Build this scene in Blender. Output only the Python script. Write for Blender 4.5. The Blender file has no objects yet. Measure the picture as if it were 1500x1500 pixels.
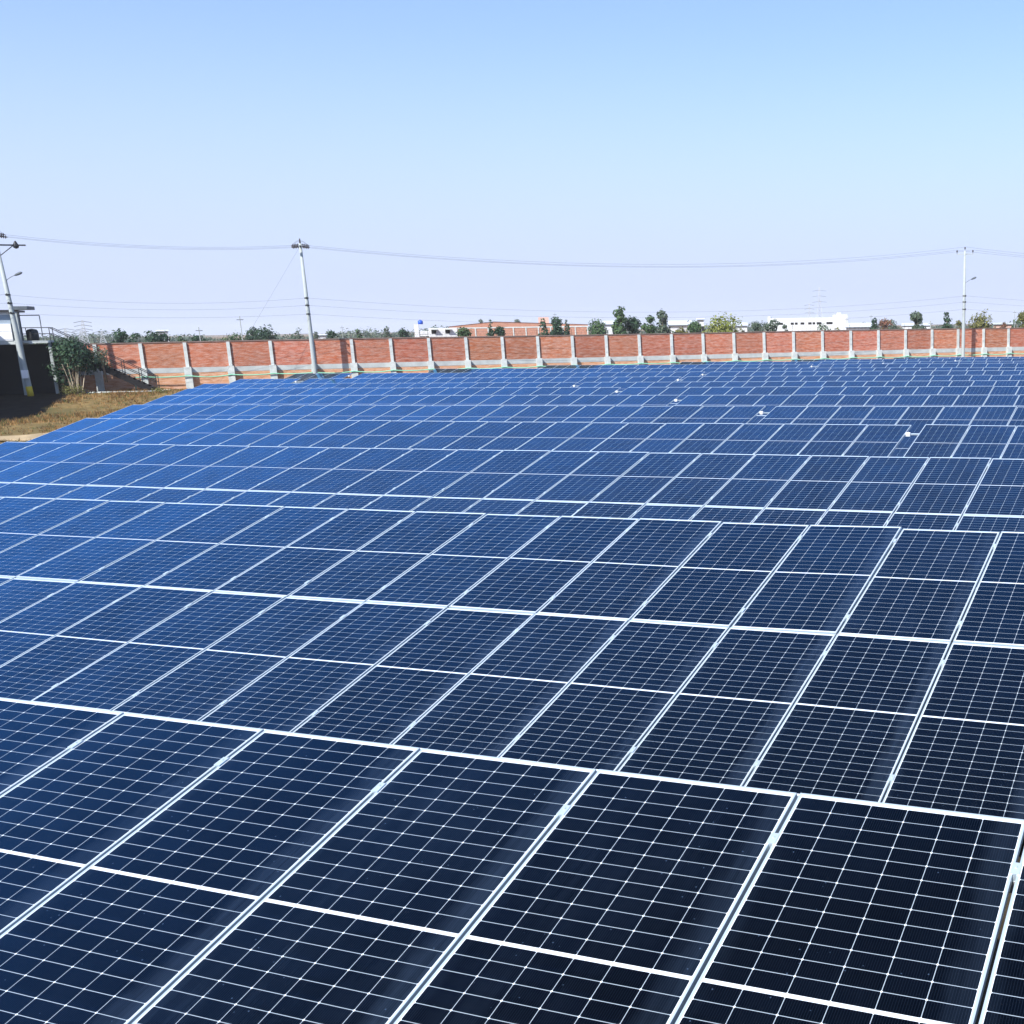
import bpy, math, random
from mathutils import Vector, Matrix
R = math.radians
random.seed(7)
S = bpy.context.scene
COL = S.collection
ZC = 4.1                                   # height of the lens above the datum

# ---------------------------------------------------------------- camera
FPX, CX, CY = 1629.87, 1216.33, 846.42
PIT, ROL, YAW = 0.223618, -0.014828, -0.342425
fwd = Vector((math.sin(YAW)*math.cos(PIT), math.cos(YAW)*math.cos(PIT), -math.sin(PIT)))
r0 = Vector((math.cos(YAW), -math.sin(YAW), 0)); u0 = r0.cross(fwd)
rt = r0*math.cos(ROL) + u0*math.sin(ROL); up = -r0*math.sin(ROL) + u0*math.cos(ROL)
cd = bpy.data.cameras.new('camera'); cam = bpy.data.objects.new('camera', cd); COL.objects.link(cam)
M = Matrix.Identity(4)
for i in range(3):
    M[i][0] = rt[i]; M[i][1] = up[i]; M[i][2] = -fwd[i]
M[2][3] = ZC
cam.matrix_world = M
cd.sensor_width = 36; cd.sensor_fit = 'HORIZONTAL'; cd.lens = FPX/1500*36
cd.shift_x = (750-CX)/1500; cd.shift_y = (CY-750)/1500
cd.clip_start = 0.05; cd.clip_end = 20000
S.camera = cam

# ---------------------------------------------------------------- light
SUN_EL = R(42)
sdir = Vector((-0.126, -0.992, 0)).normalized()
SUN_AZ = math.atan2(sdir.x, sdir.y)        # clockwise from +Y
W = bpy.data.worlds.new('World'); S.world = W; W.use_nodes = True
nt = W.node_tree; bg = nt.nodes['Background']
sky = nt.nodes.new('ShaderNodeTexSky'); sky.sky_type = 'NISHITA'; sky.sun_disc = False
sky.sun_elevation = SUN_EL; sky.sun_rotation = SUN_AZ
sky.altitude = 0; sky.air_density = 0.85; sky.dust_density = 1.0; sky.ozone_density = 7.5
tcw = nt.nodes.new('ShaderNodeTexCoord'); sxw = nt.nodes.new('ShaderNodeSeparateXYZ'); mrw = nt.nodes.new('ShaderNodeMapRange'); mxw = nt.nodes.new('ShaderNodeMix')
mxw.data_type = 'RGBA'; mrw.interpolation_type = 'SMOOTHSTEP'        # pale ground haze whitening the lowest 18 degrees of sky
mrw.inputs['From Min'].default_value = 0.01; mrw.inputs['From Max'].default_value = 0.27; mrw.inputs['To Min'].default_value = 1.0; mrw.inputs['To Max'].default_value = 0.26
nt.links.new(tcw.outputs['Generated'], sxw.inputs[0]); nt.links.new(sxw.outputs[2], mrw.inputs['Value']); nt.links.new(mrw.outputs[0], mxw.inputs[0])
nt.links.new(sky.outputs[0], mxw.inputs[6]); mxw.inputs[7].default_value = (2.78, 3.18, 4.4, 1)
nt.links.new(mxw.outputs[2], bg.inputs[0]); bg.inputs[1].default_value = 0.15
sl = bpy.data.lights.new('sun', 'SUN'); so = bpy.data.objects.new('sun', sl); COL.objects.link(so)
sl.energy = 5.0; sl.angle = R(0.5); sl.color = (1.0, 0.955, 0.89)
tosun = Vector((sdir.x*math.cos(SUN_EL), sdir.y*math.cos(SUN_EL), math.sin(SUN_EL)))
so.rotation_euler = tosun.to_track_quat('Z', 'Y').to_euler()
so.location = (0, -40, 60)
S.view_settings.view_transform = 'Standard'; S.view_settings.look = 'None'
S.view_settings.exposure = 0.68; S.view_settings.gamma = 1
S.view_settings.use_curve_mapping = False
S.cycles.max_bounces = 6; S.cycles.transparent_max_bounces = 6

# ---------------------------------------------------------------- helpers
def tag(o, label=None, cat=None, group=None, kind=None):
    if label: o['label'] = label
    if cat: o['category'] = cat
    if group: o['group'] = group
    if kind: o['kind'] = kind
    return o
def empty(name, loc=(0, 0, 0), rz=0, parent=None):
    o = bpy.data.objects.new(name, None); COL.objects.link(o)
    o.location = loc; o.rotation_euler = (0, 0, rz); o.empty_display_size = 0.3
    if parent: o.parent = parent
    return o
class MB:
    def __init__(s): s.v = []; s.f = []; s.mi = []
    def quad(s, pts, m=0):
        b = len(s.v); s.v += [tuple(p) for p in pts]; s.f.append(tuple(range(b, b+len(pts)))); s.mi.append(m)
    def box(s, c, d, m=0, rot=None):
        b = len(s.v); hx, hy, hz = d[0]/2, d[1]/2, d[2]/2
        for sx, sy, sz in ((-1,-1,-1),(1,-1,-1),(1,1,-1),(-1,1,-1),(-1,-1,1),(1,-1,1),(1,1,1),(-1,1,1)):
            p = Vector((sx*hx, sy*hy, sz*hz))
            if rot is not None: p = rot @ p
            s.v.append((c[0]+p.x, c[1]+p.y, c[2]+p.z))
        for q in ((0,3,2,1),(4,5,6,7),(0,1,5,4),(1,2,6,5),(2,3,7,6),(3,0,4,7)):
            s.f.append(tuple(b+i for i in q)); s.mi.append(m)
    def ext(s, x0, x1, y0, y1, z0, z1, m=0):
        s.box(((x0+x1)/2, (y0+y1)/2, (z0+z1)/2), (x1-x0, y1-y0, z1-z0), m)
    def tube(s, pts, r, n=8, m=0, caps=True):
        pts = [Vector(p) for p in pts]; rs = r if isinstance(r, (list, tuple)) else [r]*len(pts)
        rings = []; ref = None
        for i, p in enumerate(pts):
            d = (pts[min(i+1, len(pts)-1)] - pts[max(i-1, 0)])
            if d.length < 1e-9: d = Vector((0, 0, 1))
            d.normalize()
            if ref is None:
                ref = d.orthogonal().normalized()
            else:
                ref = (ref - d*ref.dot(d))
                ref = ref.normalized() if ref.length > 1e-6 else d.orthogonal().normalized()
            b2 = d.cross(ref); base = len(s.v)
            for k in range(n):
                a = 2*math.pi*k/n
                q = p + (ref*math.cos(a) + b2*math.sin(a))*rs[i]; s.v.append(tuple(q))
            rings.append(base)
        for i in range(len(rings)-1):
            a, b = rings[i], rings[i+1]
            for k in range(n):
                s.f.append((a+k, a+(k+1) % n, b+(k+1) % n, b+k)); s.mi.append(m)
        if caps:
            s.f.append(tuple(rings[0]+k for k in range(n))[::-1]); s.mi.append(m)
            s.f.append(tuple(rings[-1]+k for k in range(n))); s.mi.append(m)
    def lathe(s, c, prof, n=12, m=0, axis=None):
        c = Vector(c); az = Vector(axis or (0, 0, 1)).normalized(); ax = az.orthogonal().normalized(); ay = az.cross(ax)
        rings = []
        for (r, z) in prof:
            rings.append(len(s.v))
            for k in range(n):
                a = 2*math.pi*k/n
                s.v.append(tuple(c + az*z + (ax*math.cos(a)+ay*math.sin(a))*max(r, 1e-4)))
        for i in range(len(rings)-1):
            a, b = rings[i], rings[i+1]
            for k in range(n):
                s.f.append((a+k, a+(k+1) % n, b+(k+1) % n, b+k)); s.mi.append(m)
    def mesh(s, name, mats, smooth=False):
        me = bpy.data.meshes.new(name); me.from_pydata(s.v, [], s.f)
        for mt in (mats if isinstance(mats, (list, tuple)) else [mats]): me.materials.append(mt)
        me.polygons.foreach_set('material_index', s.mi)
        if smooth: me.polygons.foreach_set('use_smooth', [True]*len(s.f))
        me.update(); return me
    def build(s, name, mats, parent=None, smooth=False):
        o = bpy.data.objects.new(name, s.mesh(name, mats, smooth)); COL.objects.link(o)
        if parent: o.parent = parent
        return o

# ---------------------------------------------------------------- materials
class N:
    def __init__(s, name):
        s.m = bpy.data.materials.new(name); s.m.use_nodes = True; s.t = s.m.node_tree
        s.p = s.t.nodes['Principled BSDF']; s.out = s.t.nodes['Material Output']
    def n(s, typ, **kw):
        nd = s.t.nodes.new(typ)
        for k, v in kw.items(): setattr(nd, k, v)
        return nd
    def l(s, a, b): s.t.links.new(a, b)
    def math(s, op, a, b=None, c=None):
        nd = s.n('ShaderNodeMath', operation=op)
        for i, x in enumerate((a, b, c)):
            if x is None: continue
            if isinstance(x, (int, float)): nd.inputs[i].default_value = x
            else: s.l(x, nd.inputs[i])
        return nd.outputs[0]
    def mix(s, f, a, b, blend='MIX'):
        nd = s.n('ShaderNodeMix', data_type='RGBA', blend_type=blend)
        for i, x in ((0, f), (6, a), (7, b)):
            if isinstance(x, (int, float)): nd.inputs[i].default_value = x
            elif isinstance(x, tuple): nd.inputs[i].default_value = (*x, 1)
            else: s.l(x, nd.inputs[i])
        return nd.outputs[2]
    def noise(s, vec, scale, detail=4, rough=0.6):
        nd = s.n('ShaderNodeTexNoise'); nd.inputs['Scale'].default_value = scale
        nd.inputs['Detail'].default_value = detail; nd.inputs['Roughness'].default_value = rough
        if vec is not None: s.l(vec, nd.inputs['Vector'])
        return nd.outputs[0]
    def ramp(s, f, stops):
        nd = s.n('ShaderNodeValToRGB'); e = nd.color_ramp.elements
        while len(e) < len(stops): e.new(0.5)
        for i, (p, c) in enumerate(stops): e[i].position = p; e[i].color = (*c, 1) if isinstance(c, tuple) else (c, c, c, 1)
        s.l(f, nd.inputs[0]); return nd.outputs[0]
    def map(s, vec, sc):
        nd = s.n('ShaderNodeMapping'); nd.inputs['Scale'].default_value = sc; s.l(vec, nd.inputs[0]); return nd.outputs[0]
def simple(name, c, rough=0.6, metal=0.0, var=0.25, scale=3.0, c2=None, spec=0.3):
    k = N(name); oc = k.n('ShaderNodeTexCoord').outputs['Object']
    f = k.noise(oc, scale, 5)
    d = c2 or tuple(x*(1-var) for x in c)
    k.l(k.ramp(f, [(0.35, d), (0.65, c)]), k.p.inputs['Base Color'])
    k.p.inputs['Roughness'].default_value = rough; k.p.inputs['Metallic'].default_value = metal
    k.p.inputs['Specular IOR Level'].default_value = spec
    return k.m

def pv_material():
    k = N('solar_glass'); uv = k.n('ShaderNodeUVMap').outputs[0]
    sx = k.n('ShaderNodeSeparateXYZ'); k.l(uv, sx.inputs[0]); u, v = sx.outputs[0], sx.outputs[1]
    au = k.math('ABSOLUTE', u); av = k.math('ABSOLUTE', v)
    PU, PV = 0.1838, 0.0919
    fu = k.math('FRACT', k.math('DIVIDE', k.math('ADD', u, 3*PU+20*PU), PU))
    du = k.math('MULTIPLY', k.math('SUBTRACT', 0.5, k.math('ABSOLUTE', k.math('SUBTRACT', fu, 0.5))), PU)
    v2 = k.math('SUBTRACT', av, 0.0085)
    fv = k.math('FRACT', k.math('DIVIDE', k.math('ADD', v2, 10*PV), PV))
    dv = k.math('MULTIPLY', k.math('SUBTRACT', 0.5, k.math('ABSOLUTE', k.math('SUBTRACT', fv, 0.5))), PV)
    lu = k.math('LESS_THAN', du, 0.0016); lv = k.math('LESS_THAN', dv, 0.0015)
    dia = k.math('LESS_THAN', k.math('ADD', du, dv), 0.0070)
    edge = k.math('MAXIMUM', k.math('GREATER_THAN', au, 3*PU-0.001), k.math('GREATER_THAN', av, 0.0085+13*PV-0.001))
    mid = k.math('LESS_THAN', av, 0.0105)
    line = k.math('MAXIMUM', lu, lv)
    white = k.math('MAXIMUM', k.math('MAXIMUM', edge, mid), dia)
    # fine busbar wires inside each cell
    fb = k.math('FRACT', k.math('MULTIPLY', fu, 16.0))
    bus = k.math('LESS_THAN', fb, 0.12)
    oi = k.n('ShaderNodeObjectInfo'); rnd = oi.outputs['Random']
    vm = k.n('ShaderNodeVectorMath', operation='MULTIPLY_ADD')   # shift the texture per panel
    k.l(uv, vm.inputs[0]); vm.inputs[1].default_value = (1, 1, 1)
    cmb = k.n('ShaderNodeCombineXYZ'); k.l(k.math('MULTIPLY', rnd, 37.0), cmb.inputs[0]); k.l(k.math('MULTIPLY', rnd, 91.0), cmb.inputs[1]); k.l(rnd, cmb.inputs[2])
    k.l(cmb.outputs[0], vm.inputs[2]); P = vm.outputs[0]
    # per-cell tone
    fl = k.n('ShaderNodeTexWhiteNoise', noise_dimensions='3D')
    c2 = k.n('ShaderNodeCombineXYZ'); k.l(k.math('FLOOR', k.math('DIVIDE', k.math('ADD', u, 23*PU), PU)), c2.inputs[0])
    k.l(k.math('FLOOR', k.math('DIVIDE', k.math('ADD', v, 10.0), PV)), c2.inputs[1]); k.l(k.math('MULTIPLY', rnd, 50.0), c2.inputs[2])
    k.l(c2.outputs[0], fl.inputs[0])
    cell = k.mix(fl.outputs[0], (0.0006, 0.0013, 0.0034), (0.0010, 0.0022, 0.0058))
    cell = k.mix(k.math('MULTIPLY', rnd, 0.5), cell, (0.0012, 0.0026, 0.0058))
    cell = k.mix(k.math('MULTIPLY', bus, 0.5), cell, (0.020, 0.031, 0.052))
    # dust: long rain streaks and a film that gathers along the edges
    st = k.noise(k.map(P, (26, 1.6, 1)), 1.0, 5, 0.65)
    cl = k.noise(k.map(P, (2.2, 1.4, 1)), 1.0, 4, 0.6)
    # film along the long edges, wider on the right, with a wavering inner border
    wv = k.noise(k.map(P, (3.0, 2.3, 1)), 1.0, 4, 0.6)
    band = k.math('ADD', u, k.math('MULTIPLY', k.math('SUBTRACT', wv, 0.5), 0.16))
    rb = k.ramp(k.math('MULTIPLY', k.math('SUBTRACT', band, 0.40), 6.0), [(0.0, 0.0), (0.35, 0.75), (1.0, 1.0)])
    lb = k.ramp(k.math('MULTIPLY', k.math('SUBTRACT', k.math('MULTIPLY', band, -1.0), 0.49), 9.0), [(0.0, 0.0), (1.0, 0.7)])
    fine = k.ramp(st, [(0.30, 0.35), (0.70, 1.0)])
    edgef = k.math('MULTIPLY', k.math('MULTIPLY', k.math('MAXIMUM', rb, lb), fine), k.math('ADD', 0.03, k.math('MULTIPLY', k.math('FRACT', k.math('MULTIPLY', rnd, 7.31)), 0.17)))
    dust = k.math('MULTIPLY', k.ramp(st, [(0.36, 0.15), (0.75, 1.0)]), k.ramp(cl, [(0.38, 0.10), (0.72, 1.0)]))
    dust = k.math('MULTIPLY', dust, k.math('ADD', 0.015, k.math('MULTIPLY', k.math('POWER', k.math('FRACT', k.math('MULTIPLY', rnd, 13.7)), 2.0), 0.10)))
    dust = k.math('ADD', dust, edgef)
    sp = k.n('ShaderNodeTexVoronoi', feature='F1'); sp.inputs['Scale'].default_value = 16; k.l(P, sp.inputs['Vector'])
    spot = k.math('MULTIPLY', k.math('MULTIPLY', k.math('LESS_THAN', sp.outputs['Distance'], 0.055), k.math('GREATER_THAN', cl, 0.47)), 0.55)
    dust = k.math('MAXIMUM', dust, spot)
    col = k.mix(k.math('MULTIPLY', line, 0.66), cell, (0.44, 0.53, 0.62))
    col = k.mix(k.math('MULTIPLY', white, 0.95), col, (0.62, 0.68, 0.73))
    col = k.mix(dust, col, (0.075, 0.120, 0.20))
    k.l(col, k.p.inputs['Base Color']); k.p.inputs['Roughness'].default_value = 0.6; k.p.inputs['Specular IOR Level'].default_value = 0.0
    gl = k.n('ShaderNodeBsdfAnisotropic'); gl.inputs['Color'].default_value = (0.17, 0.54, 1.0, 1); gl.inputs['Roughness'].default_value = 0.085
    fr = k.n('ShaderNodeFresnel'); fr.inputs['IOR'].default_value = 1.50
    fac = k.math('MINIMUM', k.math('MULTIPLY', k.math('MAXIMUM', k.math('SUBTRACT', fr.outputs[0], 0.052), 0.0), k.math('ADD', 1.80, k.math('ADD', k.math('MULTIPLY', fl.outputs[0], 0.35), k.math('MULTIPLY', k.math('ADD', rnd, k.ramp(cl, [(0.35, 0.0), (0.7, 1.0)])), 0.40)))), 0.9)
    ms = k.n('ShaderNodeMixShader'); k.l(fac, ms.inputs[0]); k.l(k.p.outputs[0], ms.inputs[1]); k.l(gl.outputs[0], ms.inputs[2])
    k.l(ms.outputs[0], k.out.inputs[0])
    return k.m

def brick_material(name, c1, c2, mort, white=0.3, rows=(0.235, 0.078)):
    k = N(name); oc = k.n('ShaderNodeTexCoord').outputs['Object']
    sx = k.n('ShaderNodeSeparateXYZ'); k.l(oc, sx.inputs[0]); cb = k.n('ShaderNodeCombineXYZ')
    k.l(sx.outputs[0], cb.inputs[0]); k.l(sx.outputs[2], cb.inputs[1]); P = cb.outputs[0]
    br = k.n('ShaderNodeTexBrick'); k.l(P, br.inputs['Vector']); br.inputs['Scale'].default_value = 1.0
    br.inputs['Brick Width'].default_value = rows[0]; br.inputs['Row Height'].default_value = rows[1]; br.inputs['Mortar Size'].default_value = 0.009
    br.inputs['Bias'].default_value = -0.1
    br.inputs['Color1'].default_value = (*c1, 1); br.inputs['Color2'].default_value = (*c2, 1); br.inputs['Mortar'].default_value = (*mort, 1)
    f1 = k.noise(k.map(P, (0.5, 1.3, 1)), 1.0, 6, 0.65); f2 = k.noise(k.map(P, (1.6, 7.0, 1)), 1.0, 5, 0.7); f3 = k.noise(P, 9, 3, 0.7)
    c = k.mix(k.ramp(f1, [(0.35, 0.0), (0.7, 0.55)]), br.outputs[0], tuple(x*1.25 for x in c1))
    c = k.mix(k.math('MULTIPLY', k.ramp(f2, [(0.42, 0.0), (0.72, 1.0)]), white), c, (0.60, 0.50, 0.44))
    c = k.mix(k.math('MULTIPLY', k.ramp(f2, [(0.25, 1.0), (0.42, 0.0)]), 0.55), c, (0.13, 0.055, 0.04))
    c = k.mix(k.math('MULTIPLY', k.ramp(f3, [(0.4, 0.0), (0.75, 1.0)]), 0.25), c, (0.42, 0.17, 0.08))
    oi = k.n('ShaderNodeObjectInfo'); hs = k.n('ShaderNodeHueSaturation')       # bays laid in slightly different batches
    hs.inputs['Saturation'].default_value = 1.05; k.l(k.math('ADD', 0.78, k.math('MULTIPLY', oi.outputs['Random'], 0.34)), hs.inputs['Value'])
    k.l(k.math('ADD', 0.489, k.math('MULTIPLY', k.math('FRACT', k.math('MULTIPLY', oi.outputs['Random'], 17.3)), 0.012)), hs.inputs['Hue'])
    k.l(c, hs.inputs['Color']); c = hs.outputs[0]
    k.l(c, k.p.inputs['Base Color']); k.p.inputs['Roughness'].default_value = 0.9; k.p.inputs['Specular IOR Level'].default_value = 0.1
    bp = k.n('ShaderNodeBump'); bp.inputs['Strength'].default_value = 0.4; bp.inputs['Distance'].default_value = 0.01
    k.l(br.outputs['Fac'], bp.inputs['Height']); bp.invert = True; k.l(bp.outputs[0], k.p.inputs['Normal'])
    return k.m

def ground_material():
    k = N('dry_ground'); oc = k.n('ShaderNodeTexCoord').outputs['Object']
    a = k.noise(oc, 0.16, 6, 0.6); b = k.noise(oc, 1.3, 6, 0.7); c = k.noise(oc, 9.0, 4, 0.7); d = k.noise(oc, 0.012, 5, 0.6)
    col = k.ramp(b, [(0.28, (0.06, 0.032, 0.014)), (0.42, (0.19, 0.098, 0.038)), (0.56, (0.33, 0.19, 0.075)), (0.74, (0.50, 0.35, 0.17))])
    col = k.mix(k.ramp(a, [(0.47, 0.0), (0.57, 0.85)]), col, (0.070, 0.042, 0.018))
    col = k.mix(k.math('MULTIPLY', k.ramp(c, [(0.35, 1.0), (0.55, 0.0)]), 0.4), col, (0.10, 0.065, 0.03))
    col = k.mix(k.ramp(d, [(0.45, 0.0), (0.6, 0.5)]), col, (0.10, 0.11, 0.05))
    sx = k.n('ShaderNodeSeparateXYZ'); k.l(oc, sx.inputs[0])                 # panel field painted dark to stand in for shade below the panels
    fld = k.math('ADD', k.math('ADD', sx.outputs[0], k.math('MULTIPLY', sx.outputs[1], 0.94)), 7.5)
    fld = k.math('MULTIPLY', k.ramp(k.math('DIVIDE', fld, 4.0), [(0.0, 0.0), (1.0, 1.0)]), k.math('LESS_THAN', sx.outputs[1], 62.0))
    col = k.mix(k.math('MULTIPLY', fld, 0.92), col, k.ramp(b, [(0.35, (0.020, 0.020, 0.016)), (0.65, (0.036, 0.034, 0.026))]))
    k.l(col, k.p.inputs['Base Color']); k.p.inputs['Roughness'].default_value = 0.95; k.p.inputs['Specular IOR Level'].default_value = 0.05
    return k.m

MT = {
 'pv': pv_material(),
 'frame': simple('anodised_frame', (0.56, 0.66, 0.72), 0.40, 0.5, 0.05, 4, spec=0.5),
 'galv': simple('galvanised_steel', (0.55, 0.57, 0.58), 0.45, 0.5, 0.2, 6, spec=0.5),
 'brick': brick_material('boundary_brick', (0.37, 0.115, 0.055), (0.22, 0.062, 0.036), (0.33, 0.22, 0.16), 0.5),
 'brick_low': brick_material('plinth_brick', (0.42, 0.22, 0.11), (0.32, 0.14, 0.065), (0.38, 0.29, 0.19), 0.6),
 'brick_far': brick_material('hall_brick', (0.42, 0.19, 0.13), (0.34, 0.14, 0.09), (0.40, 0.30, 0.24), 0.3),
 'conc': simple('pale_concrete', (0.52, 0.56, 0.55), 0.85, 0, 0.22, 2.5),
 'plinth': simple('plinth_plaster', (0.42, 0.45, 0.45), 0.85, 0, 0.25, 1.1),
 'white': simple('white_plaster', (0.80, 0.81, 0.82), 0.8, 0, 0.06, 1.0),
 'coping': simple('dark_coping', (0.20, 0.14, 0.12), 0.9, 0, 0.3, 2),
 'copetop': simple('mortar_coping', (0.34, 0.27, 0.23), 0.9, 0, 0.3, 2),
 'dark': simple('dark_steel', (0.035, 0.037, 0.042), 0.55, 0.3, 0.3, 5),
 'white_far': simple('weathered_white', (0.60, 0.62, 0.64), 0.85, 0, 0.12, 0.35),
 'grey': simple('grey_paint', (0.10, 0.12, 0.14), 0.6, 0, 0.25, 3),
 'pipe': simple('pale_green_pipe', (0.22, 0.56, 0.38), 0.5, 0, 0.15, 1.0),
 'yellow': simple('yellow_paint', (0.62, 0.47, 0.03), 0.6, 0, 0.15, 3),
 'polec': simple('pole_concrete', (0.35, 0.39, 0.39), 0.75, 0, 0.12, 3),
 'wire': simple('aluminium_wire', (0.10, 0.11, 0.12), 0.5, 0.4, 0.1, 3),
 'porc': simple('brown_porcelain', (0.045, 0.030, 0.028), 0.3, 0, 0.3, 8, spec=0.5),
 'opening_shade': simple('dark_opening_shade', (0.012, 0.012, 0.014), 0.9, 0, 0.2, 1),  # near-black for openings, and for shade painted under cabin and stair
 'pane': simple('window_pane', (0.30, 0.37, 0.45), 0.12, 0, 0.1, 1, spec=0.6),
 'tank': simple('blue_tank', (0.03, 0.10, 0.52), 0.4, 0, 0.15, 2),
 'sheet': simple('pale_roof_sheet', (0.58, 0.62, 0.66), 0.6, 0, 0.12, 1),
 'pink': simple('pink_plaster', (0.55, 0.36, 0.30), 0.85, 0, 0.15, 1),
 'bark': simple('bark', (0.16, 0.12, 0.085), 0.9, 0, 0.4, 6),
 'paint_stone': simple('pale_stone', (0.62, 0.53, 0.38), 0.9, 0, 0.3, 0.9),
 'dirtpath': simple('sandy_path', (0.46, 0.35, 0.20), 0.95, 0, 0.45, 1.0),
 'ground': ground_material(),
 'shaded_soil': simple('shaded_yard_soil', (0.030, 0.025, 0.020), 0.95, 0, 0.5, 1.2, spec=0.05),  # near-black, puts the hall's shade into the yard soil colour
 'greypath': simple('grey_path', (0.26, 0.27, 0.28), 0.95, 0, 0.3, 1.0, spec=0.05),
}
def leaf(name, c, tr=0.25):
    k = N(name); oi = k.n('ShaderNodeTexCoord').outputs['Object']
    f = k.noise(oi, 1.1, 3); k.l(k.mix(f, tuple(x*0.65 for x in c), tuple(min(1, x*1.35) for x in c)), k.p.inputs['Base Color'])
    k.p.inputs['Roughness'].default_value = 0.6; k.p.inputs['Specular IOR Level'].default_value = 0.25
    tl = k.n('ShaderNodeBsdfTranslucent'); tl.inputs[0].default_value = (c[0]*1.3, c[1]*1.4, c[2], 1)
    ms = k.n('ShaderNodeMixShader'); ms.inputs[0].default_value = tr
    k.l(k.p.outputs[0], ms.inputs[1]); k.l(tl.outputs[0], ms.inputs[2]); k.l(ms.outputs[0], k.out.inputs[0]); return k.m
LEAF = {
 'dark': [leaf('leaf_deep', (0.024, 0.058, 0.034)), leaf('leaf_deep_b', (0.045, 0.090, 0.046))],
 'green': [leaf('leaf_green', (0.050, 0.100, 0.042)), leaf('leaf_green_b', (0.085, 0.140, 0.055))],
 'grey': [leaf('leaf_greygreen', (0.070, 0.105, 0.075)), leaf('leaf_greygreen_b', (0.120, 0.155, 0.105))],
 'olive': [leaf('leaf_olive', (0.120, 0.125, 0.040)), leaf('leaf_olive_b', (0.190, 0.185, 0.055))],
 'yellow': [leaf('leaf_lime', (0.150, 0.180, 0.040)), leaf('leaf_lime_b', (0.240, 0.260, 0.070))],
 'rust': [leaf('leaf_rust', (0.200, 0.090, 0.055)), leaf('leaf_rust_b', (0.150, 0.100, 0.050))],
 'straw': [leaf('dry_straw', (0.33, 0.19, 0.075), 0.3), leaf('dry_straw_b', (0.12, 0.070, 0.030), 0.3), leaf('green_blade', (0.10, 0.13, 0.04), 0.3)],
}

# ---------------------------------------------------------------- layout: rows, wall frame, terrain
P = 1.154; T = 0.261326; PL, PW = 2.465, 1.134; JG = 0.03; HL = 4*1.2325 + JG
def rowy(k): return 4.8497 + 7.487*(k-1)
ROWZ = {1: ((-2, -2.292), (-15, -2.454)), 2: ((-15, -2.469), (-2, -2.308)), 3: ((-29.3, -2.61), (-4, -2.385)), 4: ((-36, -2.71), (-5, -2.475)),
 5: ((-43.5, -2.85), (-6.2, -2.56)), 6: ((-50.4, -2.98), (-7.4, -2.67)), 7: ((-57.5, -3.09), (-13.3, -2.80)), 8: ((-64.6, -3.245), (-14.7, -2.925)),
 9: ((-69.7, -3.31), (-16.4, -2.985)), 10: ((-71.6, -3.235), (-18.3, -3.04)), 11: ((-63.9, -3.165), (-16.6, -3.13)), 12: ((-57.7, -3.165), (-18.2, -3.10)),
 13: ((-48, -3.155), (-19.75, -3.19)), 14: ((-40, -3.235), (-21.3, -3.20)), 15: ((-32, -3.31), (-22.9, -3.28))}
def rowz(k, x):
    (xa, za), (xb, zb) = ROWZ[k]; return za + (zb-za)*(x-xa)/(xb-xa)
def rowg(k):
    (xa, za), (xb, zb) = ROWZ[k]; return (zb-za)/(xb-xa)
WA = Vector((-84.152, 64.898)); WU = Vector((0.734202, 0.678931)); WN = Vector((WU.y, -WU.x))
WROT = math.atan2(WU.y, WU.x)
def wloc(x, y):
    w = Vector((x, y)) - WA; return w.dot(WU), w.dot(WN)
def wpt(s, d, z):                            # wall frame (along, towards the panels, camera-relative height) -> world
    q = WA + WU*s + WN*d; return Vector((q.x, q.y, z+ZC))
def smooth(a, b, x):
    t = max(0, min(1, (x-a)/(b-a))); return t*t*(3-2*t)
def gz(x, y):                                # ground height, camera-relative
    xx = max(-75, min(0, x)); k = (y - 4.85 + 2.4)/7.487 + 1
    k = max(1, min(15, k)); a = int(min(14, k)); t = k-a
    z = rowz(a, xx)*(1-t) + rowz(a+1, xx)*t - 0.64 - 1.19
    s, d = wloc(x, y)
    wz = -4.33 - 0.62*smooth(14, 40, s)
    z = z + (wz - z)*(1-smooth(2.0, 20.0, d))*(1-smooth(20, 40, s)) if d > -1 else z
    if d <= 2: z = z + (wz - z)*smooth(3, -1, d) if s > 20 else z
    if d < -1: z = wz
    far = smooth(60, 300, math.hypot(x+40, y-50)); z = z*(1-far) + (-4.7)*far
    return z

# ---------------------------------------------------------------- ground (one sheet to the horizon)
def lines(a, b, step, out):
    r = []; v = a
    while v < b: r.append(v); v += step
    r.append(b); lo, hi = a, b; st = step
    L = []; 
    while lo > -out: st *= 1.5; lo -= st; L.append(lo)
    st = step; H = []
    while hi < out: st *= 1.5; hi += st; H.append(hi)
    return L[::-1] + r + H
gx = lines(-118, 12, 1.3, 3500); gy = lines(-6, 124, 1.3, 3500)
g = MB()
for y in gy:
    for x in gx:
        h = gz(x, y)
        if -118 < x < 12 and -6 < y < 124: h += 0.05*math.sin(x*0.9+1.3*math.sin(y*0.7)) * math.sin(y*1.1+x*0.3)
        g.v.append((x, y, h+ZC))
nx = len(gx)
for j in range(len(gy)-1):
    for i in range(nx-1):
        a = j*nx+i; g.f.append((a, a+1, a+1+nx, a+nx)); g.mi.append(0)
tag(g.build('ground', MT['ground'], smooth=True), kind='structure')

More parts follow.
